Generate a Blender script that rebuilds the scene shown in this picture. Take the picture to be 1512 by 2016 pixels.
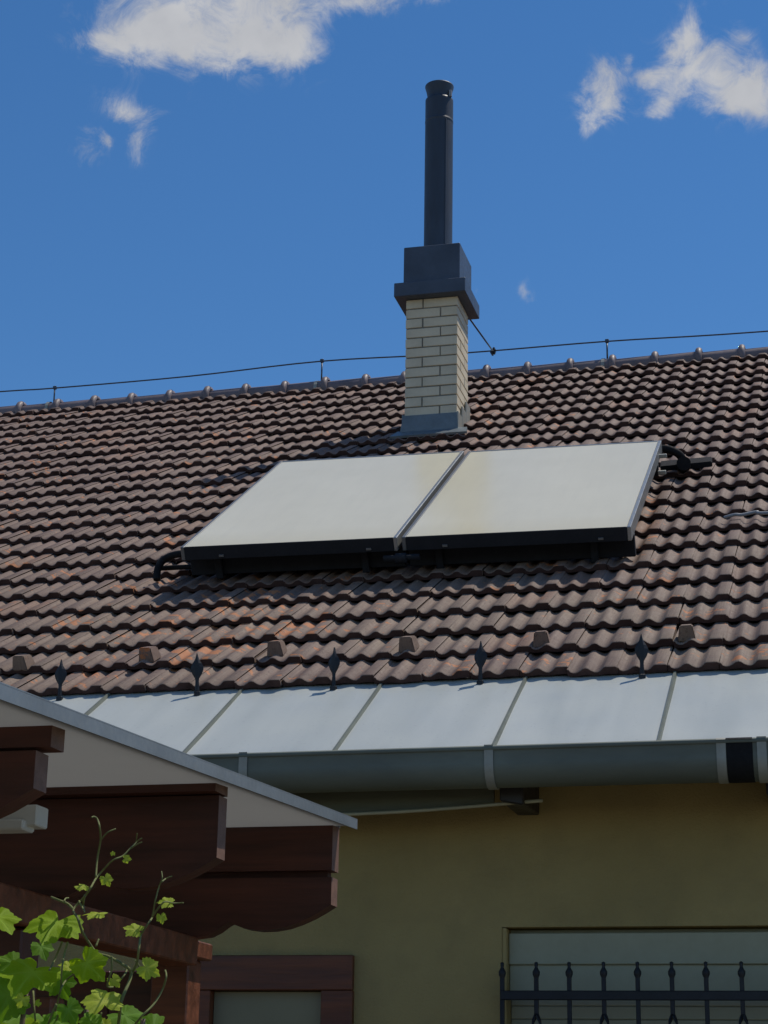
import bpy, bmesh, math, random
from mathutils import Vector, Matrix
random.seed(7)
sc = bpy.context.scene
for o in list(bpy.data.objects): bpy.data.objects.remove(o)
R = math.radians
EYE = 1.6                                        # eye height above the ground

# ------------------------------------------------------------------ camera
cam_d = bpy.data.cameras.new('camera'); cam = bpy.data.objects.new('camera', cam_d)
sc.collection.objects.link(cam); sc.camera = cam
pitch, yaw, roll = 0.30984603, -0.25208614, 0.0177297
fw = Vector((math.sin(yaw)*math.cos(pitch), math.cos(yaw)*math.cos(pitch), math.sin(pitch)))
rt0 = Vector((math.cos(yaw), -math.sin(yaw), 0)); up0 = rt0.cross(fw)
rt = math.cos(roll)*rt0 + math.sin(roll)*up0; up = -math.sin(roll)*rt0 + math.cos(roll)*up0
cam.matrix_world = Matrix(((rt.x, up.x, -fw.x, 0), (rt.y, up.y, -fw.y, 0), (rt.z, up.z, -fw.z, EYE), (0, 0, 0, 1)))
cam_d.sensor_fit = 'VERTICAL'; cam_d.sensor_height = 36; cam_d.lens = 3750/2016*36
cam_d.clip_start = 0.05; cam_d.clip_end = 3000

# ------------------------------------------------------------------ light
SUN = Vector((0.37, 0.30, 1.0)).normalized()     # towards the sun: right of and behind the house
sun_el = math.asin(SUN.z); sun_az = math.atan2(SUN.x, SUN.y)
sd = bpy.data.lights.new('sun', 'SUN'); so = bpy.data.objects.new('sun', sd); sc.collection.objects.link(so)
sd.energy = 3.3; sd.angle = R(0.53); sd.color = (1.0, 0.93, 0.82)
so.rotation_euler = SUN.to_track_quat('Z', 'Y').to_euler()
sc.view_settings.view_transform = 'Standard'; sc.view_settings.look = 'None'
sc.view_settings.exposure = 0.0; sc.view_settings.gamma = 1.0
sc.view_settings.use_curve_mapping = False

wd = bpy.data.worlds.new('World'); sc.world = wd; wd.use_nodes = True
def build_world():
    nt = wd.node_tree; nt.nodes.clear(); N = nt.nodes.new; L = nt.links.new
    out = N('ShaderNodeOutputWorld'); bg = N('ShaderNodeBackground'); bg.inputs[1].default_value = 0.108
    sky = N('ShaderNodeTexSky'); sky.sky_type = 'NISHITA'; sky.sun_disc = False
    sky.sun_elevation = sun_el; sky.sun_rotation = sun_az
    sky.altitude = 250; sky.air_density = 1.0; sky.dust_density = 0.0; sky.ozone_density = 6.0
    wd.cycles.sampling_method = 'MANUAL'; wd.cycles.sample_map_resolution = 256
    hs = N('ShaderNodeHueSaturation'); hs.inputs['Saturation'].default_value = 1.18; L(sky.outputs[0], hs.inputs['Color'])
    tc = N('ShaderNodeTexCoord')
    def m(op, a, b=None, c=None):
        n = N('ShaderNodeMath'); n.operation = op
        for i, v in enumerate((a, b, c)):
            if v is None: continue
            if hasattr(v, 'is_linked'): L(v, n.inputs[i])
            else: n.inputs[i].default_value = v
        return n.outputs[0]
    def dot(v):
        n = N('ShaderNodeVectorMath'); n.operation = 'DOT_PRODUCT'; L(tc.outputs['Generated'], n.inputs[0]); n.inputs[1].default_value = v; return n.outputs['Value']
    # tangent-plane coordinates about one fixed direction of the sky (where the clouds of the day stand)
    az, el = -0.2521, 0.3098
    c0 = Vector((math.sin(az)*math.cos(el), math.cos(az)*math.cos(el), math.sin(el)))
    e1 = Vector((math.cos(az), -math.sin(az), 0)); e2 = e1.cross(c0)
    k = m('MAXIMUM', dot(c0), 0.02)
    # domain warp
    wn = N('ShaderNodeTexNoise'); wn.inputs['Scale'].default_value = 22; wn.inputs['Detail'].default_value = 6; wn.inputs['Roughness'].default_value = .6; L(tc.outputs['Generated'], wn.inputs['Vector'])
    sep = N('ShaderNodeSeparateColor'); L(wn.outputs['Color'], sep.inputs[0])
    a = m('ADD', m('DIVIDE', dot(e1), k), m('MULTIPLY', m('SUBTRACT', sep.outputs[0], .5), .029))
    b = m('ADD', m('DIVIDE', dot(e2), k), m('MULTIPLY', m('SUBTRACT', sep.outputs[1], .5), .029))
    blobs = [(420,20,150,80,1.3),(300,70,95,36,1.0),(200,82,40,22,.85),(480,90,80,32,.9),(570,105,45,34,.85),(560,20,70,40,.6),(680,12,70,20,.75),(740,2,60,16,.5),(835,2,40,14,.6),
             (250,210,40,22,.78),(285,245,26,22,.62),(268,285,22,34,.72),(160,295,30,26,.66),(200,272,16,12,.6),(325,232,20,14,.35),
             (1192,140,26,38,.85),(1160,185,30,28,.8),(1195,210,32,26,.8),(1172,245,14,22,.75),(1368,62,18,42,.95),(1345,120,42,40,1.0),(1400,165,70,34,1.05),(1275,152,34,11,.85),(1300,200,28,16,.85),(1450,205,50,32,1.05),(1500,175,46,46,1.1),(1448,72,26,24,.72),(1415,110,32,22,.7),(1230,130,10,14,.4),
             (1034,560,10,14,.42),(1042,582,10,12,.40),(957,566,8,8,.34)]
    tot = None
    for x, y, rx, ry, w in blobs:
        dx = (x-756)/3750; dy = (1008-y)/3750; u = dx - .0177*dy; v = dy + .0177*dx
        du = m('MULTIPLY', m('SUBTRACT', a, u), 3750/rx); dv = m('MULTIPLY', m('SUBTRACT', b, v), 3750/ry)
        q = m('ADD', m('MULTIPLY', du, du), m('MULTIPLY', dv, dv))
        g = m('MULTIPLY', m('POWER', 2.71828, m('MULTIPLY', q, -0.68)), w)
        tot = g if tot is None else m('ADD', tot, g)
    # fair-weather clouds over the rest of the sky, of the same kind
    gn = N('ShaderNodeTexNoise'); gn.inputs['Scale'].default_value = 5.5; gn.inputs['Detail'].default_value = 3; L(tc.outputs['Generated'], gn.inputs['Vector'])
    away = N('ShaderNodeMapRange'); away.inputs[1].default_value = .955; away.inputs[2].default_value = .90; away.inputs[3].default_value = 0; away.inputs[4].default_value = 1; L(dot(c0), away.inputs[0])
    oth = m('MULTIPLY', m('MULTIPLY', m('MAXIMUM', m('SUBTRACT', gn.outputs[0], .53), 0), 9.0), away.outputs[0])
    tot = m('ADD', tot, m('MINIMUM', oth, 1.1))
    fn = N('ShaderNodeTexNoise'); fn.inputs['Scale'].default_value = 46; fn.inputs['Detail'].default_value = 7; fn.inputs['Roughness'].default_value = .70; fn.inputs['Distortion'].default_value = .8; L(tc.outputs['Generated'], fn.inputs['Vector'])
    dn = m('ADD', tot, m('MULTIPLY', m('SUBTRACT', fn.outputs[0], .5), 2.8))
    mr = N('ShaderNodeMapRange'); mr.interpolation_type = 'SMOOTHSTEP'; mr.inputs[1].default_value = .12; mr.inputs[2].default_value = 1.65; mr.inputs[3].default_value = 0; mr.inputs[4].default_value = .93; L(dn, mr.inputs[0])
    fac = m('MULTIPLY', mr.outputs[0], m('MINIMUM', m('MULTIPLY', tot, 2.2), 1.0))
    # cloud brightness: thicker = a little greyer
    cr = N('ShaderNodeValToRGB'); cr.color_ramp.elements[0].position = .25; cr.color_ramp.elements[0].color = (5.7, 5.7, 5.75, 1)
    cr.color_ramp.elements[1].position = .75; cr.color_ramp.elements[1].color = (3.9, 4.0, 4.25, 1)
    bn = N('ShaderNodeTexNoise'); bn.inputs['Scale'].default_value = 26; bn.inputs['Detail'].default_value = 6; L(tc.outputs['Generated'], bn.inputs['Vector']); L(bn.outputs[0], cr.inputs[0])
    mix = N('ShaderNodeMix'); mix.data_type = 'RGBA'; L(fac, mix.inputs[0]); L(hs.outputs[0], mix.inputs[6]); L(cr.outputs[0], mix.inputs[7])
    L(mix.outputs[2], bg.inputs[0]); L(bg.outputs[0], out.inputs[0])
build_world()

# ------------------------------------------------------------------ materials
class Mt:
    def __init__(s, name):
        s.m = bpy.data.materials.new(name); s.m.use_nodes = True; s.nt = s.m.node_tree
        s.b = s.nt.nodes['Principled BSDF']; s.out = s.nt.nodes['Material Output']
    def N(s, t): return s.nt.nodes.new(t)
    def L(s, a, b): s.nt.links.new(a, b)
    def set(s, **k):
        for n, v in k.items(): s.b.inputs[n.replace('_', ' ')].default_value = v
        return s
    def coord(s, kind='Object'): return s.N('ShaderNodeTexCoord').outputs[kind]
    def pos(s): return s.N('ShaderNodeNewGeometry').outputs['Position']
    def noise(s, vec, scale, detail=4, rough=.55, stretch=None):
        if stretch:
            mp = s.N('ShaderNodeMapping'); mp.inputs['Scale'].default_value = stretch; s.L(vec, mp.inputs[0]); vec = mp.outputs[0]
        n = s.N('ShaderNodeTexNoise'); n.inputs['Scale'].default_value = scale; n.inputs['Detail'].default_value = detail; n.inputs['Roughness'].default_value = rough
        s.L(vec, n.inputs['Vector']); return n.outputs[0]
    def ramp(s, fac, *st):
        r = s.N('ShaderNodeValToRGB'); e = r.color_ramp.elements
        while len(e) < len(st): e.new(.5)
        for i, (p, c) in enumerate(st):
            e[i].position = p; e[i].color = (c, c, c, 1) if isinstance(c, (int, float)) else (*c, 1)
        s.L(fac, r.inputs[0]); return r.outputs[0]
    def mix(s, fac, a, b, mode='MIX'):
        n = s.N('ShaderNodeMix'); n.data_type = 'RGBA'; n.blend_type = mode
        for i, v in ((0, fac), (6, a), (7, b)):
            if hasattr(v, 'is_linked'): s.L(v, n.inputs[i])
            elif isinstance(v, tuple): n.inputs[i].default_value = (*v, 1)
            else: n.inputs[i].default_value = v
        return n.outputs[2]
    def math(s, op, a, b=0.0):
        n = s.N('ShaderNodeMath'); n.operation = op
        for i, v in enumerate((a, b)):
            if hasattr(v, 'is_linked'): s.L(v, n.inputs[i])
            else: n.inputs[i].default_value = v
        return n.outputs[0]
    def col(s, o): s.L(o, s.b.inputs['Base Color']); return s
    def rough(s, o): s.L(o, s.b.inputs['Roughness']); return s
    def bump(s, h, st=.3, d=.01):
        b = s.N('ShaderNodeBump'); b.inputs['Strength'].default_value = st; b.inputs['Distance'].default_value = d
        s.L(h, b.inputs['Height']); s.L(b.outputs[0], s.b.inputs['Normal']); return s

# roof frame (relative to the eye) ---------------------------------------------
ALPHA = R(32.2374); TW = 0.225; TG = 0.33522
S = Vector((0, math.cos(ALPHA), math.sin(ALPHA))); NN = Vector((0, -math.sin(ALPHA), math.cos(ALPHA))); XX = Vector((1, 0, 0))
RO = Vector((-2.1796, 8.3463, 1.9507 + EYE))       # seam 0, lower edge of row 0
def rf(u, s, h=0.0): return RO + XX*u + S*s + NN*h

def mat_tile():
    M = Mt('roof_tile_clay'); p = M.pos()
    def dt(v, off):
        n = M.N('ShaderNodeVectorMath'); n.operation = 'DOT_PRODUCT'; M.L(p, n.inputs[0]); n.inputs[1].default_value = v
        return M.math('ADD', n.outputs['Value'], off)
    u = dt(XX, -RO.dot(XX)); s = dt(S, -RO.dot(S) + .02)
    ui = M.math('FLOOR', M.math('DIVIDE', u, TW)); si = M.math('FLOOR', M.math('DIVIDE', s, TG))
    cb = M.N('ShaderNodeCombineXYZ'); M.L(ui, cb.inputs[0]); M.L(si, cb.inputs[1])
    wn = M.N('ShaderNodeTexWhiteNoise'); M.L(cb.outputs[0], wn.inputs['Vector']); rnd = wn.outputs['Value']
    c = M.ramp(rnd, (0, (.168, .110, .090)), (.5, (.205, .137, .112)), (.86, (.228, .154, .126)), (1, (.262, .145, .100)))
    # weathering: grey-tan bloom, stronger low on the roof
    big = M.noise(p, 1.6, 4); fine = M.noise(p, 38, 6, .65)
    lo = M.N('ShaderNodeMapRange'); lo.inputs[1].default_value = 5.5; lo.inputs[2].default_value = .2; M.L(s, lo.inputs[0])
    c = M.mix(M.math('MULTIPLY', M.ramp(big, (.3, 0), (.7, 1)), M.math('MULTIPLY_ADD' if False else 'MULTIPLY', lo.outputs[0], .75)), c, (.262, .200, .140))
    c = M.mix(M.math('MULTIPLY', M.ramp(fine, (.42, 0), (.72, 1)), .45), c, (.29, .213, .170))
    c = M.mix(M.ramp(M.noise(p, 70, 3), (.30, .55), (.42, 0)), c, (.035, .026, .023))
    gx = M.N('ShaderNodeCombineXYZ'); M.L(M.math('MULTIPLY', u, 130), gx.inputs[0]); M.L(M.math('MULTIPLY', s, 5), gx.inputs[1])
    gr = M.noise(gx.outputs[0], 1.0, 3, .6)               # fine drawn lines along each tile
    c = M.mix(M.ramp(gr, (.35, .32), (.6, 0)), c, (.115, .070, .060)); c = M.mix(M.ramp(gr, (.58, 0), (.75, .25)), c, (.34, .252, .20))
    # flaked engobe: the orange clay body shows, mostly in one area left of the middle
    cl = M.N('ShaderNodeVectorMath'); cl.operation = 'DISTANCE'; cu = M.N('ShaderNodeCombineXYZ'); M.L(u, cu.inputs[0]); M.L(s, cu.inputs[1])
    M.L(cu.outputs[0], cl.inputs[0]); cl.inputs[1].default_value = (-1.15, .95, 0)
    near = M.N('ShaderNodeMapRange'); near.inputs[1].default_value = 1.15; near.inputs[2].default_value = .1; near.inputs[3].default_value = 0.0; near.inputs[4].default_value = .115; M.L(cl.outputs['Value'], near.inputs[0])
    rc = M.N('ShaderNodeSeparateColor'); M.L(wn.outputs['Color'], rc.inputs[0])
    bad = M.math('GREATER_THAN', rc.outputs[1], .80)
    fl = M.math('ADD', M.noise(p, 10.5, 5, .6), M.math('ADD', near.outputs[0], M.math('MULTIPLY', bad, .075)))
    fm = M.ramp(fl, (.652, 0), (.68, 1))
    c = M.mix(fm, c, M.mix(fine, (.50, .175, .065), (.40, .19, .10)))
    sp = M.ramp(M.noise(p, 55, 2), (.705, 0), (.73, 1)); c = M.mix(M.math('MULTIPLY', sp, .6), c, (.28, .25, .16))
    M.col(c); M.rough(M.ramp(fine, (.3, .62), (.7, .82))); M.bump(M.math('ADD', fine, M.math('MULTIPLY', fm, -.6)), .25, .004)
    M.set(Specular_IOR_Level=.28); return M.m
def simple(name, c, rough=.5, metal=0.0, var=.25, sc=6.0, bump=.15, bd=.003, coordk='Object', stretch=None, spec=.5):
    M = Mt(name); p = M.coord(coordk) if coordk != 'pos' else M.pos()
    a = M.noise(p, sc, 5, .6, stretch); b = M.noise(p, sc*9, 4, .6, stretch)
    c2 = tuple(x*(1-var) for x in c); c3 = tuple(min(1, x*(1+var)) for x in c)
    k = M.ramp(a, (.3, c2), (.7, c3)); k = M.mix(M.math('MULTIPLY', b, .35), k, tuple(x*.75 for x in c))
    M.col(k); M.rough(M.ramp(b, (.3, max(.03, rough-.1)), (.7, min(1, rough+.1)))); M.bump(b, bump, bd)
    M.set(Metallic=metal, Specular_IOR_Level=spec); return M.m
def mat_zinc_sheet():
    M = Mt('zinc_sheet'); p = M.pos()
    st = M.noise(p, 5, 4, .55, (1, .12, .12)); bl = M.noise(p, 2.2, 3); fi = M.noise(p, 60, 3)
    c = M.ramp(st, (.3, (.40, .425, .40)), (.7, (.50, .52, .485)))
    c = M.mix(M.math('MULTIPLY', bl, .35), c, (.44, .465, .43)); c = M.mix(M.ramp(fi, (.62, 0), (.75, .35)), c, (.24, .25, .26))
    M.col(c); M.rough(M.ramp(bl, (.3, .38), (.7, .52))); M.bump(M.math('ADD', M.noise(p, 3.2, 2), M.math('MULTIPLY', fi, .02)), .22, .010); M.set(Metallic=.05, Specular_IOR_Level=.35)
    return M.m
def mat_wood(name, c):
    M = Mt(name); p = M.coord('Object')
    g = M.noise(p, 14, 6, .62, (.12, 1.6, 1.6)); k = M.noise(p, 3, 3)
    col = M.ramp(g, (.3, tuple(x*.4 for x in c)), (.52, c), (.72, tuple(x*1.6 for x in c)))
    col = M.mix(M.math('MULTIPLY', k, .4), col, tuple(x*.6 for x in c))
    M.col(col); M.rough(M.ramp(g, (.3, .42), (.7, .62))); M.bump(g, .6, .006); return M.m
def mat_collector():
    M = Mt('collector_glass'); p = M.coord('Object')
    a = M.noise(p, 1.3, 4); b = M.noise(p, 40, 4); dr = M.noise(p, 9, 5, .6, (1.6, .18, 1))
    c = M.ramp(a, (.3, (.71, .65, .475)), (.7, (.77, .71, .53)))
    c = M.mix(M.math('MULTIPLY', M.ramp(dr, (.45, 0), (.8, 1)), .2), c, (.58, .54, .41))
    c = M.mix(M.ramp(b, (.70, 0), (.78, .35)), c, (.36, .34, .28))
    sy = M.N('ShaderNodeSeparateXYZ'); M.L(p, sy.inputs[0]); lowd = M.N('ShaderNodeMapRange'); lowd.inputs[1].default_value = .30; lowd.inputs[2].default_value = .02; lowd.inputs[4].default_value = .55; M.L(sy.outputs[1], lowd.inputs[0])
    c = M.mix(M.math('MULTIPLY', lowd.outputs[0], M.ramp(a, (.3, .5), (.7, 1))), c, (.62, .54, .33))       # dust settled along the lower edge
    c = M.mix(M.ramp(M.noise(p, 11, 2), (.77, 0), (.80, .6)), c, (.40, .37, .28))
    M.col(c); M.set(Roughness=.19, Specular_IOR_Level=.34); M.bump(b, .03, .001); return M.m
def mat_leaf(name, c, tr):
    M = Mt(name); p = M.coord('Object'); n = M.noise(p, 26, 4); oi = M.N('ShaderNodeObjectInfo'); vn = M.N('ShaderNodeAttribute'); vn.attribute_name = 'vein'
    k = M.ramp(n, (.3, tuple(x*.75 for x in c)), (.7, tuple(x*1.2 for x in c)))
    k = M.mix(M.math('MULTIPLY', oi.outputs['Random'], .45), k, tuple(x*.62 for x in c))
    k = M.mix(M.math('MULTIPLY', vn.outputs['Fac'], .55), k, tuple(min(.7, x*1.5+.08) for x in c))
    M.col(k); M.set(Roughness=.62, Specular_IOR_Level=.22); M.bump(M.math('SUBTRACT', n, vn.outputs['Fac']), .35, .002)
    t = M.N('ShaderNodeBsdfTranslucent'); t.inputs[0].default_value = (*tr, 1); mx = M.N('ShaderNodeMixShader'); mx.inputs[0].default_value = .5
    M.L(M.b.outputs[0], mx.inputs[1]); M.L(t.outputs[0], mx.inputs[2]); M.L(mx.outputs[0], M.out.inputs[0]); return M.m
def mat_sheet():
    M = Mt('roof_sheet_plastic'); p = M.pos(); n = M.noise(p, 60, 2, .5, (.05, 1, 1)); q = M.noise(p, 3, 4)
    c = M.ramp(q, (.3, (.40, .405, .40)), (.7, (.52, .525, .52))); c = M.mix(M.math('MULTIPLY', n, .25), c, (.40, .39, .36)); M.col(c); M.set(Roughness=.4)
    t = M.N('ShaderNodeBsdfTranslucent'); t.inputs[0].default_value = (.52, .51, .48, 1); mx = M.N('ShaderNodeMixShader'); mx.inputs[0].default_value = .58
    M.L(M.b.outputs[0], mx.inputs[1]); M.L(t.outputs[0], mx.inputs[2]); M.L(mx.outputs[0], M.out.inputs[0]); return M.m
def mat_wall():
    M = Mt('yellow_render'); p = M.pos(); a = M.noise(p, 1.1, 4); b = M.noise(p, 90, 5, .7); d = M.noise(p, 4, 5)
    c = M.ramp(a, (.3, (.38, .290, .120)), (.7, (.475, .362, .154))); c = M.mix(M.ramp(d, (.45, 0), (.8, .6)), c, (.29, .225, .105))
    M.col(c); M.set(Roughness=.9, Specular_IOR_Level=.2); M.bump(M.math('ADD', b, M.math('MULTIPLY', d, .6)), .8, .010); return M.m
def mat_ground():
    M = Mt('gravel_ground'); p = M.pos(); a = M.noise(p, .6, 5); b = M.noise(p, 30, 6, .7)
    c = M.ramp(a, (.3, (.165, .150, .105)), (.7, (.22, .195, .145))); c = M.mix(M.math('MULTIPLY', b, .6), c, (.11, .10, .07)); M.col(c); M.set(Roughness=.95); M.bump(b, .8, .03); return M.m
def mat_pane(c):
    M = Mt('window_glass'); p = M.pos(); n = M.noise(p, 2.2, 3)
    M.col(M.ramp(n, (.3, tuple(x*.8 for x in c)), (.7, c))); M.set(Roughness=.4, Specular_IOR_Level=.15); return M.m

MAT = dict(
 tile=mat_tile(), tedge_shade=simple('tile_edge_clay_shaded', (.070, .041, .036), .9, 0, .45, 9, .4, .004, coordk='pos', spec=.15), ridge=simple('ridge_clay', (.19, .148, .148), .55, 0, .25, 5, .15, coordk='pos'),  # tile edge: shade of the butts and undersides put into a darker colour
 zsheet=mat_zinc_sheet(), zinc=simple('weathered_zinc', (.140, .155, .125), .6, .1, .22, 4, .12, coordk='pos', stretch=(.3, 1, 1)),
 zincl=simple('pale_zinc', (.33, .33, .285), .55, .15, .2, 8, .1), sealant=simple('black_rubber', (.014, .014, .015), .8, 0, .2, 8, .2, spec=.15),
 flue=simple('flue_steel', (.040, .054, .078), .52, .1, .30, 3, .05, stretch=(1, 1, .25)), cap=simple('cap_sheet', (.060, .076, .105), .48, .1, .25, 4, .06),
 lead=simple('flashing_zinc', (.17, .20, .215), .5, .4, .22, 7, .2, coordk='pos'),
 brick=simple('cream_brick', (.67, .58, .42), .85, 0, .14, 5, .35, .004), mortar=simple('grey_mortar', (.25, .235, .20), .95, 0, .2, 20, .4),
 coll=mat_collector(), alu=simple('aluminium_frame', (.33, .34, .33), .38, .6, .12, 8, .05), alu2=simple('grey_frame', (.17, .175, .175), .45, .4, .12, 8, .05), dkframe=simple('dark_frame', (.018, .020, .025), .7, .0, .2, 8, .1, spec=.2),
 deck=simple('roof_underlay', (.03, .026, .024), .9), iron=simple('black_iron', (.013, .014, .017), .5, .2, .3, 14, .3),
 wire=simple('conductor_wire', (.09, .10, .115), .4, .8, .2, 10, .05), wood=mat_wood('stained_wood', (.082, .0235, .0120)), woodred=mat_wood('red_brown_wood', (.165, .050, .018)),
 endgrain=simple('end_grain', (.20, .105, .070), .7, 0, .25, 30, .4), sheet=mat_sheet(), trim=simple('sheet_trim', (.24, .275, .30), .45, .4, .15, 6, .08, coordk='pos'),
 slat=simple('shutter_slat_paint', (.32, .315, .21), .5, 0, .06, 4, .05), white=simple('white_plastic', (.60, .60, .56), .45, 0, .08, 5, .05), board=simple('soffit_paint', (.105, .110, .070), .7, 0, .15, 5, .1, coordk='pos', stretch=(.3, 2, 2)), cream=simple('cream_paint', (.40, .37, .24), .6, 0, .12, 5, .1, coordk='pos', stretch=(.3, 2, 2)),
 wall=mat_wall(), ground=mat_ground(), pane=mat_pane((.30, .27, .165)), shutter=simple('roller_shutter', (.36, .355, .235), .5, 0, .06, 4, .05),
 dkwood=mat_wood('dark_rafter', (.030, .026, .024)), cable=simple('grey_cable', (.26, .27, .28), .5, 0, .15, 30, .2),
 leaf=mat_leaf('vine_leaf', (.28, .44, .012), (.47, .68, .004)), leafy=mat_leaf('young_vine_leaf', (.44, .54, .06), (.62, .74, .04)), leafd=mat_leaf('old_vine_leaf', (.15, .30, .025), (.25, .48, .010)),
 stem=simple('vine_stem', (.15, .165, .05), .85, 0, .3, 30, .2), stemb=simple('vine_wood', (.16, .11, .06), .7, 0, .3, 30, .3),
)

# ------------------------------------------------------------------ mesh helpers
COL = sc.collection
def link(name, me, mat=None, parent=None, kind=None):
    if mat is not None and len(me.materials) == 0:
        for mm in (mat if isinstance(mat, (list, tuple)) else [mat]): me.materials.append(MAT[mm] if isinstance(mm, str) else mm)
    o = bpy.data.objects.new(name, me); COL.objects.link(o)
    if parent is not None: o.parent = parent
    if kind: o['kind'] = kind
    return o
def fin(bm, name, smooth=False):
    me = bpy.data.meshes.new(name); bmesh.ops.recalc_face_normals(bm, faces=bm.faces); bm.to_mesh(me); bm.free()
    if smooth:
        for p in me.polygons: p.use_smooth = True
    return me
def empty(name, loc, label, cat, group=None):
    o = bpy.data.objects.new(name, None); COL.objects.link(o); o.location = loc; o['label'] = label; o['category'] = cat; o.empty_display_size = .2
    if group: o['group'] = group
    return o
def hexa(bm, c):                                   # eight corners: bottom loop then top loop
    v = [bm.verts.new(p) for p in c]
    for f in ((0,3,2,1),(4,5,6,7),(0,1,5,4),(1,2,6,5),(2,3,7,6),(3,0,4,7)): bm.faces.new([v[i] for i in f])
    return v
def box(bm, x0, x1, y0, y1, z0, z1, bev=0.0):
    t = bmesh.new()
    hexa(t, [(x0,y0,z0),(x1,y0,z0),(x1,y1,z0),(x0,y1,z0),(x0,y0,z1),(x1,y0,z1),(x1,y1,z1),(x0,y1,z1)])
    if bev: bmesh.ops.bevel(t, geom=t.edges[:], offset=bev, segments=1, affect='EDGES')
    me = bpy.data.meshes.new('t'); t.to_mesh(me); t.free(); bm.from_mesh(me); bpy.data.meshes.remove(me)
def boxo(name, mat, parent, x0, x1, y0, y1, z0, z1, bev=0.004):
    bm = bmesh.new(); box(bm, x0, x1, y0, y1, z0, z1, bev); o = link(name, fin(bm, name), mat); 
    if parent is not None: adopt(o, parent)
    return o
def adopt(o, parent):                               # parent while keeping world coordinates (parents are only translated)
    o.parent = parent; o.matrix_parent_inverse = Matrix.Translation(-world_loc(parent))
def world_loc(o):
    l = Vector(o.location)
    return l                                        # things sit at top level, parts keep identity transforms below
def tube(bm, pts, r, seg=8, r1=None, cap=True):
    pts = [Vector(p) for p in pts]; n = len(pts); rings = []
    pr = None
    for i, p in enumerate(pts):
        d = (pts[min(i+1, n-1)] - pts[max(i-1, 0)]).normalized()
        if pr is None:
            a = d.orthogonal().normalized()
        else:
            a = (pr - d*pr.dot(d)).normalized()
        pr = a; b = d.cross(a); rr = r if r1 is None else r + (r1-r)*i/max(1, n-1)
        rings.append([bm.verts.new(p + (a*math.cos(t) + b*math.sin(t))*rr) for t in (2*math.pi*k/seg for k in range(seg))])
    for i in range(n-1):
        for k in range(seg):
            f = bm.faces.new((rings[i][k], rings[i][(k+1) % seg], rings[i+1][(k+1) % seg], rings[i+1][k])); f.smooth = True
    if cap: bm.faces.new(rings[0]); bm.faces.new(rings[-1])
def tubeo(name, mat, parent, pts, r, seg=8, r1=None):
    bm = bmesh.new(); tube(bm, pts, r, seg, r1); me = bpy.data.meshes.new(name); bmesh.ops.recalc_face_normals(bm, faces=bm.faces); bm.to_mesh(me); bm.free()
    o = link(name, me, mat); adopt(o, parent); return o
def lathe(bm, prof, cx, cy, seg=32, a0=0, a1=2*math.pi):
    full = abs(a1-a0-2*math.pi) < 1e-6; n = seg if full else seg+1; rings = []
    for r, z in prof: rings.append([bm.verts.new((cx + r*math.cos(a0+(a1-a0)*k/seg), cy + r*math.sin(a0+(a1-a0)*k/seg), z)) for k in range(n)])
    for i in range(len(rings)-1):
        for k in range(seg):
            f = bm.faces.new((rings[i][k], rings[i][(k+1) % n], rings[i+1][(k+1) % n], rings[i+1][k])); f.smooth = True
def spline(pts, n=6):
    P = [Vector(p) for p in pts]; out = []
    for i in range(len(P)-1):
        p0 = P[max(i-1, 0)]; p1 = P[i]; p2 = P[i+1]; p3 = P[min(i+2, len(P)-1)]
        for k in range(n):
            t = k/n; out.append(.5*((2*p1) + (p2-p0)*t + (2*p0-5*p1+4*p2-p3)*t*t + (3*p1-p0-3*p2+p3)*t**3))
    out.append(P[-1]); return out
Z = EYE

# ================================================================== ground
bm = bmesh.new(); v = [bm.verts.new(p) for p in ((-400, -400, 0), (400, -400, 0), (400, 400, 0), (-400, 400, 0))]; bm.faces.new(v)
g = link('ground', fin(bm, 'ground'), 'ground', None, 'structure')

# ================================================================== house
XL, XR = -9.6, 2.6                                  # ends of the house
YW = 8.0; YRIDGE = 15.04; YB = 2*YRIDGE - YW
house = empty('house', (-3.5, YW, 0), 'long yellow house with a brown tiled roof and grey metal eave', 'house')
def wallbox(bm, *a): box(bm, *a)
# front wall with the two openings left free
W1 = (-1.518, 0.10, 0.35 - .8 + Z, 0.785 + Z)       # window opening x0,x1,z0,z1
W2 = (-2.905, -2.165, 0.02, 0.672 + Z)              # brown framed door
bm = bmesh.new()
WT = 1.56 + Z
for x0, x1, z0, z1 in ((XL, W2[0], 0, WT), (W2[0], W2[1], W2[3], WT), (W2[1], W1[0], 0, WT), (W1[0], W1[1], 0, W1[2]), (W1[0], W1[1], W1[3], WT), (W1[1], XR, 0, WT)):
    box(bm, x0, x1, YW, YW+.35, z0, z1)
wl = link('wall', fin(bm, 'wall'), 'wall'); adopt(wl, house)
bm = bmesh.new()
for x0, x1 in ((XL, XL+.3), (XR-.3, XR)):           # gable walls
    pr = [(YW+.352, 0), (YB, 0), (YB, WT), (YRIDGE, 5.95+Z), (YW+.352, WT)]
    a = [bm.verts.new((x0, y, z)) for y, z in pr]; b = [bm.verts.new((x1, y, z)) for y, z in pr]
    bm.faces.new(a); bm.faces.new(b[::-1])
    for i in range(5): bm.faces.new((a[i], a[(i+1) % 5], b[(i+1) % 5], b[i]))
box(bm, XL+.302, XR-.302, YB-.3, YB, 0, WT)
gw = link('gable_wall', fin(bm, 'gable_wall'), 'wall'); adopt(gw, house)

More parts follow.
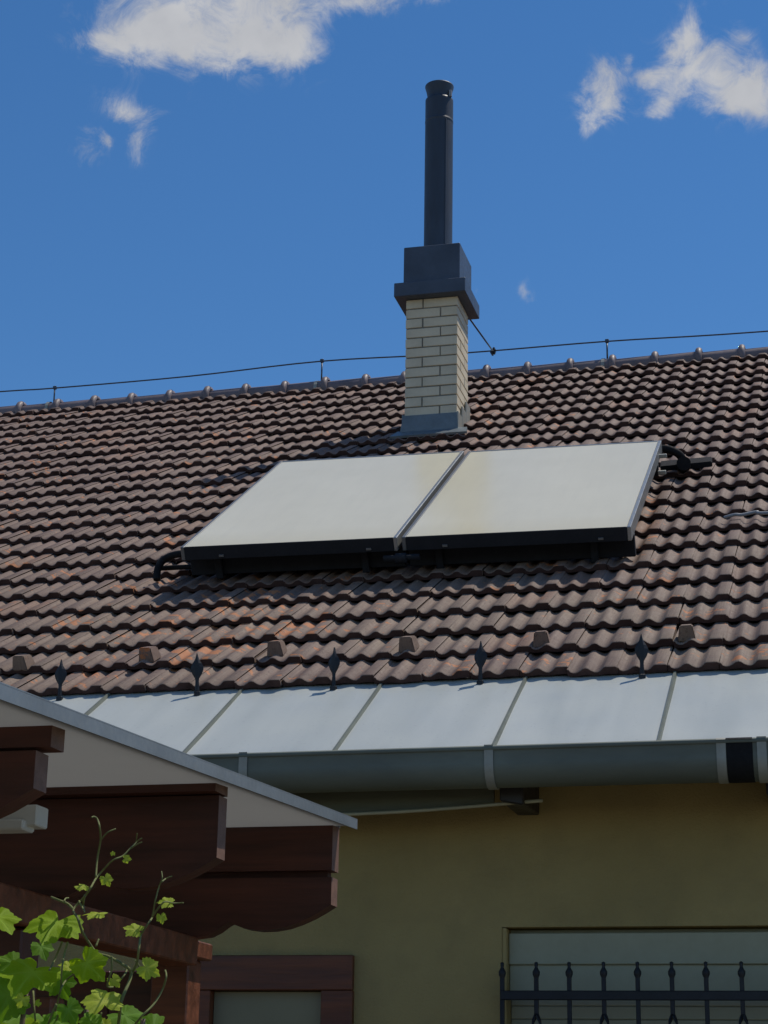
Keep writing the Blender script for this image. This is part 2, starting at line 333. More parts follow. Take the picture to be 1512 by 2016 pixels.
# ---- roof: deck, back slope
def mirror_y(p): return Vector((p[0], 2*YRIDGE - p[1], p[2]))
sR = (YRIDGE - RO.y)/S.y                            # slope coordinate at the ridge
bm = bmesh.new()
for m in (lambda p: p, mirror_y):
    c = [rf(XL-RO.x-.25, -.98 if m is mirror_y else -.05, -.12), rf(XR-RO.x+.25, -.98 if m is mirror_y else -.05, -.12), rf(XR-RO.x+.25, sR, -.12), rf(XL-RO.x-.25, sR, -.12)]
    t = -.068 if m is not mirror_y else -.02
    d = [p + NN*(t+.12) for p in c]
    hexa(bm, [m(p) for p in c] + [m(p) for p in d])
roof = link('roof', fin(bm, 'roof'), 'deck'); adopt(roof, house)
HOFF = Vector(house.location)
def sub(o, part=None):                              # sub-part of a house part; parts keep an identity basis under the house
    o.parent = part if part else roof
    o.matrix_parent_inverse = Matrix.Translation(Vector((0, 0, 0)))
    return o

# tile profile: fraction of width -> height
PROF = [(0, .0160), (.030, .0160), (.062, .0050), (.12, -.0005), (.19, .0005), (.255, .0075), (.315, .0170), (.37, .0205), (.42, .0180), (.48, .0080), (.545, .0005), (.61, -.0005), (.665, .0050), (.73, .0195), (.765, .0228), (.965, .0228), (1.0, .0185)]
DROP = .038
def tile_geo(scale_len=1.0):
    V = []; F = []; SM = []; MI = []
    n = len(PROF); L1 = (TG + .045)*scale_len
    rows = [(.0, -.0045), (.0055, 0.0), (L1, -DROP*(TG+.045)/TG*scale_len)]
    for s, dh in rows:
        for x, h in PROF: V.append((x*TW, s, h + dh))
    for r in range(2):
        for i in range(n-1):
            a = r*n+i; F.append((a, a+1, a+1+n, a+n)); SM.append(True); MI.append(0)
    b = len(V); zb_ = -.0215
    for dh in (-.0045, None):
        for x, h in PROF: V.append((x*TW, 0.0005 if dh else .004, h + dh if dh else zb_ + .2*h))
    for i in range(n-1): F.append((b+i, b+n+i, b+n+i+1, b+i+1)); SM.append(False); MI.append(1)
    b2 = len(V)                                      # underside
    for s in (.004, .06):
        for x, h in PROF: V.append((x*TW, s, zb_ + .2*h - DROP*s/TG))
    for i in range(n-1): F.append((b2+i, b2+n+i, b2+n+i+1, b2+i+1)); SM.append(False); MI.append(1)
    # right edge drop on to the next tile
    V += [(TW, 0, .0130), (TW, L1, .0130-DROP*L1/TG), (TW, 0, -.012), (TW, L1, -.012-DROP*L1/TG)]
    k = len(V)-4; F.append((k, k+2, k+3, k+1)); SM.append(False); MI.append(0)
    return V, F, SM, MI
TV, TF, TS, TM = tile_geo()
tile_me = bpy.data.meshes.new('roof_tile'); tile_me.from_pydata(TV, [], TF)
for p, s, k in zip(tile_me.polygons, TS, TM): p.use_smooth = s; p.material_index = k
tile_me.materials.append(MAT['tile']); tile_me.materials.append(MAT['tedge_shade'])
RM = Matrix(((1, 0, 0), (0, S.y, NN.y), (0, S.z, NN.z)))   # columns X, S, N
def pix(P):
    d = P - Vector((0, 0, EYE)); k = d.dot(fw); return 756 + 3750*d.dot(rt)/k, 1008 - 3750*d.dot(up)/k, k
cand = []; rest = []
NROW = 24
CH = (-3.2, -2.8, 12.99, 13.39)                      # chimney plan
for j in range(int((XL-RO.x)/TW)-1, int((XR-RO.x)/TW)+2):
    for i in range(NROW):
        P = rf(j*TW, i*TG)
        c = rf((j+.5)*TW, (i+.5)*TG); x, y, k = pix(c)
        if CH[0]-.02 < c.x < CH[1]+.02 and CH[2]+.06 < c.y < CH[3]: continue
        hid = (-1.4 < (j+.5)*TW < 1.0 and 2.6 < (i+.5)*TG < 4.55)
        vis = -20 < x < 1532 and not hid and not (y > 1345+.393*(x) and x < 130)
        jit = (random.gauss(0, .0025), random.gauss(0, .0055) - (.012 if random.random() < .03 else 0), random.gauss(0, .0016), random.gauss(0, .009), random.gauss(0, .005))
        (cand if vis else rest).append((k, P, jit))
cand.sort(key=lambda t: t[0]); rest += cand[296:]; cand = cand[:296]
def tile_mx(P, jit):
    return Matrix.Translation(P + XX*jit[0] + S*jit[1] + NN*jit[2]) @ RM.to_4x4() @ Matrix.Rotation(jit[3], 4, 'Z') @ Matrix.Rotation(jit[4], 4, 'X')
for k, P, jit in cand:
    o = bpy.data.objects.new('roof_tile', tile_me); COL.objects.link(o); sub(o); o.matrix_basis = tile_mx(P, jit)
VV = []; FF = []; SS = []; MM = []
for k, P, jit in rest:
    mx = tile_mx(P, jit); b = len(VV); VV += [tuple(mx @ Vector(q)) for q in TV]; FF += [tuple(a+b for a in f) for f in TF]; SS += TS; MM += TM
me = bpy.data.meshes.new('roof_tile_field'); me.from_pydata(VV, [], FF); me.polygons.foreach_set('use_smooth', SS); me.polygons.foreach_set('material_index', MM); me.materials.append(MAT['tile']); me.materials.append(MAT['tedge_shade'])
sub(link('roof_tile_field', me, None, None, 'stuff'))

# ridge caps with knobbed collars
rb = .36233; bx0 = RO.x - 2.9653; zR = 6.217 + Z
bm = bmesh.new(); seg = 12
stations = [(0.0, .080), (.30, .086), (.325, .088), (.328, .104), (.340, .118), (.362, .120), (.380, .108), (.384, .088)]
rings = []
for x, r in stations:
    rings.append([bm.verts.new((x, r*math.cos(R(-25)+R(230)*k/seg)*1.05, r*math.sin(R(-25)+R(230)*k/seg))) for k in range(seg+1)])
for i in range(len(rings)-1):
    for k in range(seg):
        f = bm.faces.new((rings[i][k], rings[i][k+1], rings[i+1][k+1], rings[i+1][k])); f.smooth = True
rid_me = bpy.data.meshes.new('ridge_tile'); bmesh.ops.recalc_face_normals(bm, faces=bm.faces); bm.to_mesh(rid_me); bm.free(); rid_me.materials.append(MAT['ridge'])
for j in range(-13, 17):
    o = bpy.data.objects.new('ridge_tile', rid_me); COL.objects.link(o); sub(o)
    o.location = (bx0 + j*rb - .355 + random.gauss(0, .004), YRIDGE, zR - .088 + random.gauss(0, .003)); o.rotation_euler = (random.gauss(0, .02), random.gauss(0, .004), random.gauss(0, .006))

# snow stops on the second row
def px_roof(x, y, h=0.0, al=None, P0=None, n=None):
    d = fw + rt*(x-756)/3750 - up*(y-1008)/3750; P0 = rf(0, 0, h) if P0 is None else P0; n = NN if n is None else n
    e = Vector((0, 0, EYE)); return e + d*((P0-e).dot(n)/d.dot(n))
bm = bmesh.new()
hexa(bm, [(-.034, 0, -.01), (.034, 0, -.01), (.030, .10, -.02), (-.030, .10, -.02), (-.024, .004, .050), (.024, .004, .050), (.022, .085, .030), (-.022, .085, .030)])
bmesh.ops.bevel(bm, geom=bm.edges[:], offset=.004, segments=2, affect='EDGES'); ss_me = fin(bm, 'snow_stop'); ss_me.materials.append(MAT['tile'])
for x, y in ((38, 1316), (287, 1300), (541, 1288), (800, 1280), (1066, 1270), (1352, 1258)):
    P = px_roof(x, y, .012); o = bpy.data.objects.new('snow_stop', ss_me); COL.objects.link(o); sub(o); o.matrix_basis = Matrix.Translation(P) @ RM.to_4x4() @ Matrix.Rotation(random.gauss(0, .05), 4, 'Z') @ Matrix.Diagonal((1.25, 1.2, 1.3, 1))

# eave flashing: sheets with standing seams
BE = R(30.5); SB = Vector((0, math.cos(BE), math.sin(BE))); NB = Vector((0, -math.sin(BE), math.cos(BE)))
P0 = Vector((0, 8.368, 1.929 + Z))
def st(x, s, h=0.0): return Vector((x, P0.y, P0.z)) + SB*s + NB*h
def flash_panel(x0, x1):
    bm = bmesh.new(); nx = 10; ss = [.12, 0, -.2, -.4, -.6, -.8, -.945, -.962, -.962]; hs = [0, 0, 0, 0, 0, 0, 0, -.004, -.05]
    g = [[bm.verts.new(st(x0 + .004 + (x1-x0-.008)*i/nx, s, h + (.0025*math.sin(i*1.7+x0*3)*math.sin(k*1.1+x0) if 0 < k < 7 else 0))) for i in range(nx+1)] for k, (s, h) in enumerate(zip(ss, hs))]
    for k in range(len(ss)-1):
        for i in range(nx): f = bm.faces.new((g[k][i], g[k+1][i], g[k+1][i+1], g[k][i+1])); f.smooth = k < 6
    return fin(bm, 'flashing_sheet')
seams = [-.80 + .675*k for k in range(-13, 6)]
for a, b in zip(seams, seams[1:]):
    if b < XL-.3 or a > XR+.3: continue
    o = link('flashing_sheet', flash_panel(a, b), 'zsheet'); sub(o)
    o.parent = roof; o.location = -HOFF*0
    bm = bmesh.new(); hexa(bm, [st(a-.010, .1, -.002), st(a+.010, .1, -.002), st(a+.010, -.955, -.002), st(a-.010, -.955, -.002), st(a-.007, .1, .010), st(a+.004, .1, .012), st(a+.004, -.95, .012), st(a-.007, -.95, .010)])
    sub(link('standing_seam', fin(bm, 'standing_seam'), 'zinc'))
# fascia / soffit behind the gutter
f_ = boxo('soffit', 'dkwood', None, XL, XR, 7.58, YW-.002, 1.40+Z, 1.43+Z); adopt(f_, house)
f_ = boxo('fascia_board', 'dkwood', None, XL, XR, 7.56, 7.578, 1.36+Z, 1.45+Z, .002); adopt(f_, house)

# spear shaped snow guard posts along the eave
def spear_mesh():
    prof = [(0, .012), (.045, .0095), (.062, .0085), (.075, .010), (.095, .022), (.115, .030), (.13, .0305), (.148, .022), (.165, .011), (.175, .0075), (.197, .0015)]
    bm = bmesh.new(); rows = []
    for z, w in prof:
        t = .007 if z > .07 else .006
        rows.append([bm.verts.new(p) for p in ((-w, 0, z), (-w*.35, -t, z), (w*.35, -t, z), (w, 0, z), (w*.35, t, z), (-w*.35, t, z))])
    for i in range(len(rows)-1):
        for k in range(6): bm.faces.new((rows[i][k], rows[i][(k+1) % 6], rows[i+1][(k+1) % 6], rows[i+1][k]))
    bm.faces.new(rows[0]); bm.faces.new(rows[-1])
    box(bm, -.014, .014, -.012, .012, -.03, .012, .002)
    return fin(bm, 'snow_guard_spear')
sp_me = spear_mesh(); sp_me.materials.append(MAT['iron'])
for x in (-5.85, -5.15, -4.44, -3.735, -3.037, -2.370, -1.678, -.943, -.23, .48, 1.2):
    o = bpy.data.objects.new('snow_guard_spear', sp_me); COL.objects.link(o); sub(o)
    o.location = (x, 8.322, 1.905 + Z); o.rotation_euler = (random.gauss(0, .02), random.gauss(0, .015), random.gauss(0, .15))

# ---- chimney
ch = link('chimney', None, None) if False else None
cx, cy = -3.0, 13.19; hw = .2
bm = bmesh.new(); box(bm, cx-hw+.010, cx+hw-.010, cy-hw+.010, cy+hw-.010, 4.55+Z, 5.99+Z); ch = link('chimney', fin(bm, 'chimney'), 'mortar'); adopt(ch, house)
bl, bw, bh, jt = .264, .126, .0705, .0098
def brick_mesh(l, w):
    bm = bmesh.new(); box(bm, -l/2, l/2, -w/2, w/2, 0, bh, .003); me = fin(bm, 'brick'); me.materials.append(MAT['brick']); return me
bme = brick_mesh(bl, bw)
z = 4.785 + Z + .004; k = 0
while z < 5.96 + Z:
    lay = []
    for q in range(4):                               # pinwheel course: each face shows one stretcher and one header
        ang = q*math.pi/2
        off = Vector((-hw + bl/2, -hw + bw/2, 0)) if k % 2 else Vector((hw - bl/2, -hw + bw/2, 0))
        off = Matrix.Rotation(ang, 3, 'Z') @ off
        o = bpy.data.objects.new('brick', bme); COL.objects.link(o); o.parent = ch; o.matrix_parent_inverse = Matrix.Translation((0, 0, 0))
        o.location = Vector((cx, cy, z)) + off + Vector((random.gauss(0, .0007), random.gauss(0, .0012), random.gauss(0, .0006))); o.rotation_euler = (0, 0, ang + random.gauss(0, .003))
    z += bh + jt; k += 1
def chsub(o): o.parent = ch; o.matrix_parent_inverse = Matrix.Translation((0, 0, 0)); return o
def chbox(name, mat, *a, bev=.004):
    bm = bmesh.new(); box(bm, *a, bev); return chsub(link(name, fin(bm, name), mat))
chbox('cap_plate', 'cap', cx-.277, cx+.277, cy-.285, cy+.265, 5.985+Z, 6.098+Z)
chbox('cap_box', 'cap', cx-.218, cx+.222, cy-.225, cy+.215, 6.100+Z, 6.418+Z)
bm = bmesh.new(); pr = .1115
lathe(bm, [(pr+.012, 6.40+Z), (pr+.012, 6.43+Z), (pr, 6.435+Z), (pr, 6.45+Z), (pr, 7.5760+Z), (pr, 7.5860+Z), (pr+.0015, 7.5880+Z), (pr+.0015, 7.6010+Z), (pr, 7.6030+Z), (pr, 7.6160+Z), (pr, 7.7760+Z), (pr, 7.7910+Z), (pr*.9, 7.7940+Z), (pr*.86, 7.7980+Z), (pr*.84, 7.8160+Z), (pr*.93, 7.8710+Z), (pr*1.03, 7.9110+Z), (pr*1.03, 7.9180+Z), (pr*.97, 7.9140+Z), (pr*.8, 7.8260+Z), (pr*.8, 7.4260+Z)], cx, cy, 40)
chsub(link('flue_pipe', fin(bm, 'flue_pipe'), 'flue'))
chbox('pipe_fold', 'flue', cx+pr*.66-.006, cx+pr*.66+.006, cy-pr*.76-.005, cy-pr*.76+.012, 6.44+Z, 7.581+Z, bev=.002)
chbox('pipe_bracket', 'cable', cx+pr*.80, cx+pr*1.0, cy-pr*.5, cy-pr*.3, 7.794+Z, 7.85+Z, bev=.002)
# base flashing: front apron, lip on the tiles, stepped side pieces
bm = bmesh.new()
yF = cy-hw-.012
hexa(bm, [(cx-hw-.03, yF-.012, 4.895+Z), (cx+hw+.012, yF-.012, 4.895+Z), (cx+hw+.012, yF+.002, 4.895+Z), (cx-hw-.03, yF+.002, 4.895+Z), (cx-hw-.006, yF-.006, 5.035+Z), (cx+hw+.008, yF-.006, 5.035+Z), (cx+hw+.008, yF+.002, 5.035+Z), (cx-hw-.006, yF+.002, 5.035+Z)])
chsub(link('flashing_apron', fin(bm, 'flashing_apron'), 'lead'))
bm = bmesh.new(); sF = (yF - RO.y)/S.y
a = [rf(cx-hw-.085-RO.x, sF-.10, .024), rf(cx+hw+.10-RO.x, sF-.10, .024), rf(cx+hw+.08-RO.x, sF+.03, .030), rf(cx-hw-.05-RO.x, sF+.03, .030)]
hexa(bm, [p - NN*.012 for p in a] + [p + NN*.006 for p in a]); chsub(link('flashing_lip', fin(bm, 'flashing_lip'), 'lead'))
for sx in (-1, 1):
    bm = bmesh.new(); x0 = cx + sx*(hw+.004); x1 = cx + sx*(hw+.016)
    for q in range(3):
        y0 = cy-hw-.02 + q*.145; y1 = y0 + .143; zl = 4.86 + (y0-yF)*math.tan(ALPHA) + Z
        box(bm, min(x0, x1), max(x0, x1), y0, y1, zl-.05, zl + .19, .003)
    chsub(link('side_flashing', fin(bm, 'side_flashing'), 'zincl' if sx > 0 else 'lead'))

# ---- gutter
bm = bmesh.new(); gr = .088; gy = 7.475; gz = 1.424 + Z; gd = .055
prof = [(gy-gr-.006, gz-.006), (gy-gr-.012, gz+.004), (gy-gr-.004, gz+.012), (gy-gr, gz+.004), (gy-gr, gz-gd)]
prof += [(gy - gr*math.cos(R(t)), gz-gd - gr*math.sin(R(t))) for t in range(10, 180, 10)] + [(gy+gr, gz-gd), (gy+gr, gz+.02)]
def extrude_prof(bm, prof, x0, x1, off=0.0, smooth=True):
    a = [bm.verts.new((x0, y, z)) for y, z in prof]; b = [bm.verts.new((x1, y, z)) for y, z in prof]
    for i in range(len(prof)-1):
        f = bm.faces.new((a[i], a[i+1], b[i+1], b[i])); f.smooth = smooth
XJ = -.520
extrude_prof(bm, prof, XL-.1, XR+.1)
me = bpy.data.meshes.new('gutter'); bm.to_mesh(me); bm.free(); gut = link('gutter', me, 'zinc'); adopt(gut, house)
def gsub(o): o.parent = gut; o.matrix_parent_inverse = Matrix.Translation((0, 0, 0)); return o
def grow(prof, d):
    c = (gy, gz-.03); out = []
    for y, z in prof:
        v = Vector((y-c[0], z-c[1])); l = v.length; v = v*((l+d)/l); out.append((c[0]+v.x, c[1]+v.y))
    return out
def band(name, mat, x0, x1, d, pr):
    bm = bmesh.new(); P = grow(pr, d); extrude_prof(bm, P, x0, x1); Q = grow(pr, d-.004)
    for xx in (x0, x1):
        a = [bm.verts.new((xx, y, z)) for y, z in P]; b = [bm.verts.new((xx, y, z)) for y, z in Q]
        for i in range(len(P)-1): bm.faces.new((a[i], a[i+1], b[i+1], b[i]))
    return gsub(link(name, fin(bm, name), mat))
bp = prof[2:-6]
for x in (-7.7, -6.65, -5.6, -4.55, -3.5, -2.481, -1.454, -.385, .66, 1.7): band('gutter_bracket', 'zincl', x-.018, x+.018, .006, bp)
band('joint_sleeve', 'zincl', XJ-.038, XJ-.002, .004, prof[1:-1]); band('expansion_joint', 'sealant', XJ, XJ+.10, .003, prof[1:-1])
# rafter ends under the eave
for x in (-4.5, -3.45, -2.42, -1.40, -.335, .7, 1.75):
    bm = bmesh.new()
    a = [(x-.052, 7.60, 1.27+Z), (x+.045, 7.60, 1.25+Z), (x+.045, YW-.004, 1.25+Z), (x-.052, YW-.004, 1.25+Z)]
    hexa(bm, [Vector(p)+Vector((0, 0, -.02 if i < 2 else 0)) for i, p in enumerate(a)] + [Vector((p[0], p[1], 1.398+Z)) for p in a]); bmesh.ops.bevel(bm, geom=bm.edges[:], offset=.006, segments=1, affect='EDGES')
    r_ = link('rafter_end', fin(bm, 'rafter_end'), 'dkwood'); adopt(r_, house)
# sagging cream board hung below the eave
def onY(x, y, Y):
    d = fw + rt*(x-756)/3750 - up*(y-1008)/3750; return Vector((0, 0, EYE)) + d*(Y/d.y)
bm = bmesh.new(); q0 = onY(560, 1603, 7.66); q1 = onY(972, 1579, 7.66)
for i in range(8): pass
n = 8; pv = []
for i in range(n+1):
    t = i/n; p = q0.lerp(q1, t) + Vector((0, 0, -.012*math.sin(math.pi*t)))
    hgt = .115
    pv.append([bm.verts.new(p + Vector(o)) for o in ((0, 0, 0), (0, .022, 0), (0, .022, hgt), (0, 0, hgt))])
for i in range(n):
    for k in range(4): bm.faces.new((pv[i][k], pv[i][(k+1) % 4], pv[i+1][(k+1) % 4], pv[i+1][k]))
bm.faces.new(pv[0]); bm.faces.new(pv[-1]); eb = link('eave_board', fin(bm, 'eave_board'), 'board'); adopt(eb, house)
q0 = onY(540, 1609, 7.645); q1 = onY(1068, 1576, 7.645); qm = q0.lerp(q1, .5) - Vector((0, 0, .010))
bm = bmesh.new(); tube(bm, spline([q0, qm, q1], 6), .0075, 6); el_ = link('eave_lath', fin(bm, 'eave_lath'), 'cream'); adopt(el_, house)

# ---- window with roller shutter box
x0, x1, z0, z1 = W1
win = boxo('window', 'shutter', None, x0+.003, x1-.003, YW+.10, YW+.14, z0+.003, z1-.003, .002); adopt(win, house)
def wsub(o, w): o.parent = w; o.matrix_parent_inverse = Matrix.Translation((0, 0, 0)); return o
def wbox(name, mat, w, *a, bev=.003):
    bm = bmesh.new(); box(bm, *a, bev); return wsub(link(name, fin(bm, name), mat), w)
wbox('reveal_trim', 'wall', win, x0+.002, x0+.020, YW-.006, YW+.098, z0+.004, z1-.004)
wbox('shutter_box', 'shutter', win, x0+.022, x1-.004, YW+.035, YW+.098, z1-.150, z1-.022)
wbox('shutter_lip', 'shutter', win, x0+.022, x1-.004, YW+.050, YW+.098, z1-.258, z1-.1495)
zz = z1 - .262
while zz > z0 + .05:
    wbox('shutter_slat', 'slat', win, x0+.022, x1-.004, YW+.082, YW+.099, zz-.0525, zz-.001, bev=.003); zz -= .053
# brown framed door in the wall
x0, x1, z0, z1 = W2
door = boxo('door', 'woodred', None, x0+.004, x1-.004, YW+.085, YW+.10, z0, z1-.004, .002); adopt(door, house)
wbox('top_rail', 'woodred', door, x0-.01, x1+.01, YW-.03, YW+.084, z1-.145, z1)
wbox('door_stile', 'woodred', door, x1-.125, x1+.012, YW-.033, YW+.086, z0, z1-.147); wbox('door_stile', 'woodred', door, x0-.012, x0+.12, YW-.033, YW+.086, z0, z1-.147)
wbox('door_pane', 'pane', door, x0+.122, x1-.127, YW+.02, YW+.03, z0+.9, z1-.149, bev=.001)

# ================================================================== window grille
GY = YW - .075
grille = empty('window_grille', (-.7, GY, 1.2), 'black wrought iron window grille with pointed bars on the yellow wall', 'window grille')
gx0 = onY(990, 1960, GY).x; gx1 = W1[1] + .05; zb = onY(1200, 1960, GY).z; zt = onY(1200, 1893, GY).z
def goo(name, bm): 
    o = link(name, fin(bm, name), 'iron'); adopt(o, grille); return o
for zz in (zb, zb-.62):
    bm = bmesh.new(); box(bm, gx0-.01, gx1, GY-.014, GY+.006, zz-.019, zz+.019, .003); goo('cross_bar', bm)
def gbar(x, basket):
    bm = bmesh.new(); r = .0088
    zlo = zb-.72
    if basket:
        box(bm, x-r, x+r, GY-r, GY+r, zb-.075, zt-.055, .002); box(bm, x-r, x+r, GY-r, GY+r, zlo, zb-.245, .002)
        o = goo('bar', bm); bb = bmesh.new()
        for q in range(4):
            pts = []
            for t in range(15):
                a = t/14; ang = q*math.pi/2 + a*2.6*math.pi/2; rad = .004 + .027*math.sin(math.pi*a); pts.append((x + rad*math.cos(ang), GY + rad*math.sin(ang), zb-.07-.18*a))
            tube(bb, pts, .0045, 6)
        b2 = link('twisted_basket', fin(bb, 'twisted_basket'), 'iron'); b2.parent = o; b2.matrix_parent_inverse = Matrix.Translation((0, 0, 0))
    else:
        box(bm, x-r, x+r, GY-r, GY+r, zlo, zt-.055, .002); o = goo('bar', bm)
    bb = bmesh.new(); lathe(bb, [(.0005, zt), (.008, zt-.004), (.0075, zt-.016), (.006, zt-.022), (.010, zt-.030), (.0155, zt-.040), (.0150, zt-.052), (.009, zt-.066), (.0075, zt-.075)], x, GY, 10)
    t = link('spear_tip', fin(bb, 'spear_tip'), 'iron'); t.parent = o; t.matrix_parent_inverse = Matrix.Translation((0, 0, 0))
x = gx0; n = 0
while x < gx1:
    gbar(x + random.gauss(0, .002), n % 2 == 1); x += .1385; n += 1

# ================================================================== solar collectors
def uvh(P): return P
BLc, BRc, TRc, TLc = (-1.475, 1.665, .246), (1.046, 1.665, .217), (1.020, 3.74, .217), (-1.490, 3.755, .250)
def lerp3(a, b, t): return tuple(a[i]+(b[i]-a[i])*t for i in range(3))
def collector(t0, t1, label):
    c = [lerp3(BLc, BRc, t0), lerp3(BLc, BRc, t1), lerp3(TLc, TRc, t1), lerp3(TLc, TRc, t0)]
    P = [rf(*q) for q in c]; org = (P[0]+P[1])/2
    th = empty('solar_collector', org, label, 'solar panel', 'flat solar collectors on the roof')
    ex = (P[1]-P[0]).normalized(); ey = ((P[3]+P[2])/2 - org).normalized(); ez = ex.cross(ey).normalized(); ey = ez.cross(ex)
    th.matrix_world = Matrix(((ex.x, ey.x, ez.x, org.x), (ex.y, ey.y, ez.y, org.y), (ex.z, ey.z, ez.z, org.z), (0, 0, 0, 1)))
    w = (P[1]-P[0]).length/2; l = (P[3]-P[0]).length; fwid = .022
    def part(name, mat, *a, bev=.003):
        bm = bmesh.new(); box(bm, *a, bev); o = link(name, fin(bm, name), mat); o.parent = th; return o
    part('glass', 'coll', -w+fwid, w-fwid, .012, l-fwid, -.02, -.003, bev=.001)
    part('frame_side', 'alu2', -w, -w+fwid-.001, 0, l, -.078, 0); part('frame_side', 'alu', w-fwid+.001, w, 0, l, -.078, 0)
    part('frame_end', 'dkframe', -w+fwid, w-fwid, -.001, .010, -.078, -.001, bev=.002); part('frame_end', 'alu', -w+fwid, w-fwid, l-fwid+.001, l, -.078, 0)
    part('back_plate', 'dkframe', -w+fwid, w-fwid, .012, l-fwid, -.075, -.06, bev=.001)
    for yy in (.13, l-.35):                          # mounting rails and roof hooks; lower rail deepened to block light under the panel
        part('mounting_rail', 'dkframe', -w, w, yy, yy+.045, -.150 if yy > 1 else -.204, -.080)
        for xx in (-w*.72, w*.65): part('roof_hook', 'dkframe', xx-.02, xx+.02, yy-.03, yy-.002, -.222, -.085)
    for xx in (-w*.62, w*.74): part('clip', 'alu2', xx-.014, xx+.014, -.008, -.0015, -.065, -.052, bev=.001)
    return th
sc1 = collector(0, .4945, 'cream flat solar collector with a black hose at its lower corner, left of the pair')
sc2 = collector(.5055, 1, 'cream flat solar collector on the right of the pair, below and right of the chimney')
# joint fitting between the two
def roofpipe(name, mat, parent, pts, r, seg=10, lab=None):
    bm = bmesh.new(); tube(bm, spline([rf(*p) for p in pts], 6), r, seg); me = bpy.data.meshes.new(name); bmesh.ops.recalc_face_normals(bm, faces=bm.faces); bm.to_mesh(me); bm.free()
    o = link(name, me, mat); o.parent = parent; o.matrix_parent_inverse = parent.matrix_world.inverted() if parent.matrix_world != Matrix() else Matrix.Translation(-parent.location); return o
bpy.context.view_layer.update()
def pxh(*q): return [tuple((lambda P: ((P-RO).x, (P-RO).dot(S), h))(px_roof(x, y, h))) for x, y, h in q]
roofpipe('hose', 'sealant', sc1, pxh((430, 1094, .13), (385, 1091, .14), (350, 1091, .14), (324, 1101, .11), (311, 1119, .07), (309, 1142, .015)), .021)
roofpipe('pipe', 'sealant', sc1, pxh((313, 1119, .05), (350, 1117, .05), (420, 1114, .06)), .015)
roofpipe('hose', 'sealant', sc2, pxh((1286, 884, .15), (1312, 884, .15), (1333, 892, .12), (1344, 904, .07), (1346, 915, .015)), .026)
bm = bmesh.new()                                     # flat black roof feed-through
a = [px_roof(x, y, .035) for x, y in ((1300, 922), (1402, 912), (1402, 902), (1300, 911))]; hexa(bm, [p - NN*.03 for p in a] + [p + NN*.012 for p in a])
bmesh.ops.bevel(bm, geom=bm.edges[:], offset=.006, segments=2, affect='EDGES')
tube(bm, [px_roof(1346, 918, .02), px_roof(1346, 912, .09)], .045, 12)
me = fin(bm, 'roof_feed_through'); o = link('roof_feed_through', me, 'sealant'); o.parent = sc2; o.matrix_parent_inverse = sc2.matrix_world.inverted()
for (u_, s_, h_) in ((1.065, 3.55, .16), (1.07, 3.36, .10)):
    bm = bmesh.new(); box(bm, -.025, .025, -.012, .012, -.012, .012, .003); o = link('pipe_union', fin(bm, 'pipe_union'), 'zincl'); o.parent = sc2; o.matrix_parent_inverse = sc2.matrix_world.inverted(); o.matrix_basis = Matrix.Translation(rf(u_, s_, h_)) @ RM.to_4x4()
bm = bmesh.new(); tube(bm, [rf(-.23, 1.60, .13), rf(-.17, 1.60, .13)], .028, 12); tube(bm, [rf(-.30, 1.61, .13), rf(-.10, 1.61, .13)], .017, 10)
me = fin(bm, 'pipe_union'); o = link('pipe_union', me, 'dkframe'); o.parent = sc1; o.matrix_parent_inverse = sc1.matrix_world.inverted()

# loose cable on the tiles
Pa = px_roof(1425, 1016, .03); Pb = px_roof(1512, 1010, .03)
ua, sa = (Pa-RO).x, (Pa-RO).dot(S); ub, sb = (Pb-RO).x, (Pb-RO).dot(S)
bm = bmesh.new(); tube(bm, spline([rf(ua, sa, .02), rf(ua+.06, sa, .034), rf((ua+ub)/2-.02, sa+.004, .030), rf((ua+ub)/2+.06, (sa+sb)/2+.02, .036), rf(ub, sb, .03), rf(ub+.5, sb+.02, .034), rf(ub+1.6, sb+.05, .03)], 6), .010, 8)
me = fin(bm, 'roof_cable'); o = link('roof_cable', me, 'cable'); o['label'] = 'thin grey corrugated cable lying across the tiles at the right'; o['category'] = 'cable'

# ================================================================== lightning conductor
zc = onY(634, 711, YRIDGE).z
lc = empty('lightning_conductor', (-4.3, YRIDGE, zR), 'thin lightning conductor wire on short posts above the roof ridge', 'lightning conductor')
wp = [onY(x, y, YRIDGE) for x, y in ((-300, 792), (0, 771), (108, 764), (370, 741), (634, 711), (900, 696), (1195, 672), (1512, 652), (1900, 624))]
tubeo('wire', 'wire', lc, spline([(XL, YRIDGE, wp[0].z)] + wp[1:-1] + [(XR, YRIDGE, wp[-2].z)], 5), .0065, 6)
hold = [onY(x, y, YRIDGE) for x, y in ((108, 764), (634, 711), (1195, 672))]
for p in hold + [Vector((hold[0].x-2.2, YRIDGE, hold[0].z)), Vector((hold[2].x+2.25, YRIDGE, hold[2].z))]:
    bm = bmesh.new(); tube(bm, [(p.x, YRIDGE, zR-.005), (p.x, YRIDGE, p.z)], .0075, 8); box(bm, p.x-.016, p.x+.016, YRIDGE-.012, YRIDGE+.012, p.z-.012, p.z+.018, .003)
    o = link('wire_holder', fin(bm, 'wire_holder'), 'wire'); adopt(o, lc)
    bm = bmesh.new(); rings = []
    for xx in (p.x-.045, p.x-.015): rings.append([bm.verts.new((xx, YRIDGE + .095*math.cos(R(a)), zR-.088 + .094*math.sin(R(a)))) for a in range(-20, 201, 20)])
    for k in range(len(rings[0])-1): bm.faces.new((rings[0][k], rings[0][k+1], rings[1][k+1], rings[1][k]))
    o2 = link('ridge_strap', fin(bm, 'ridge_strap'), 'zincl'); o2.parent = o; o2.matrix_parent_inverse = Matrix.Translation((0, 0, 0))
pc = onY(971, 692, YRIDGE)
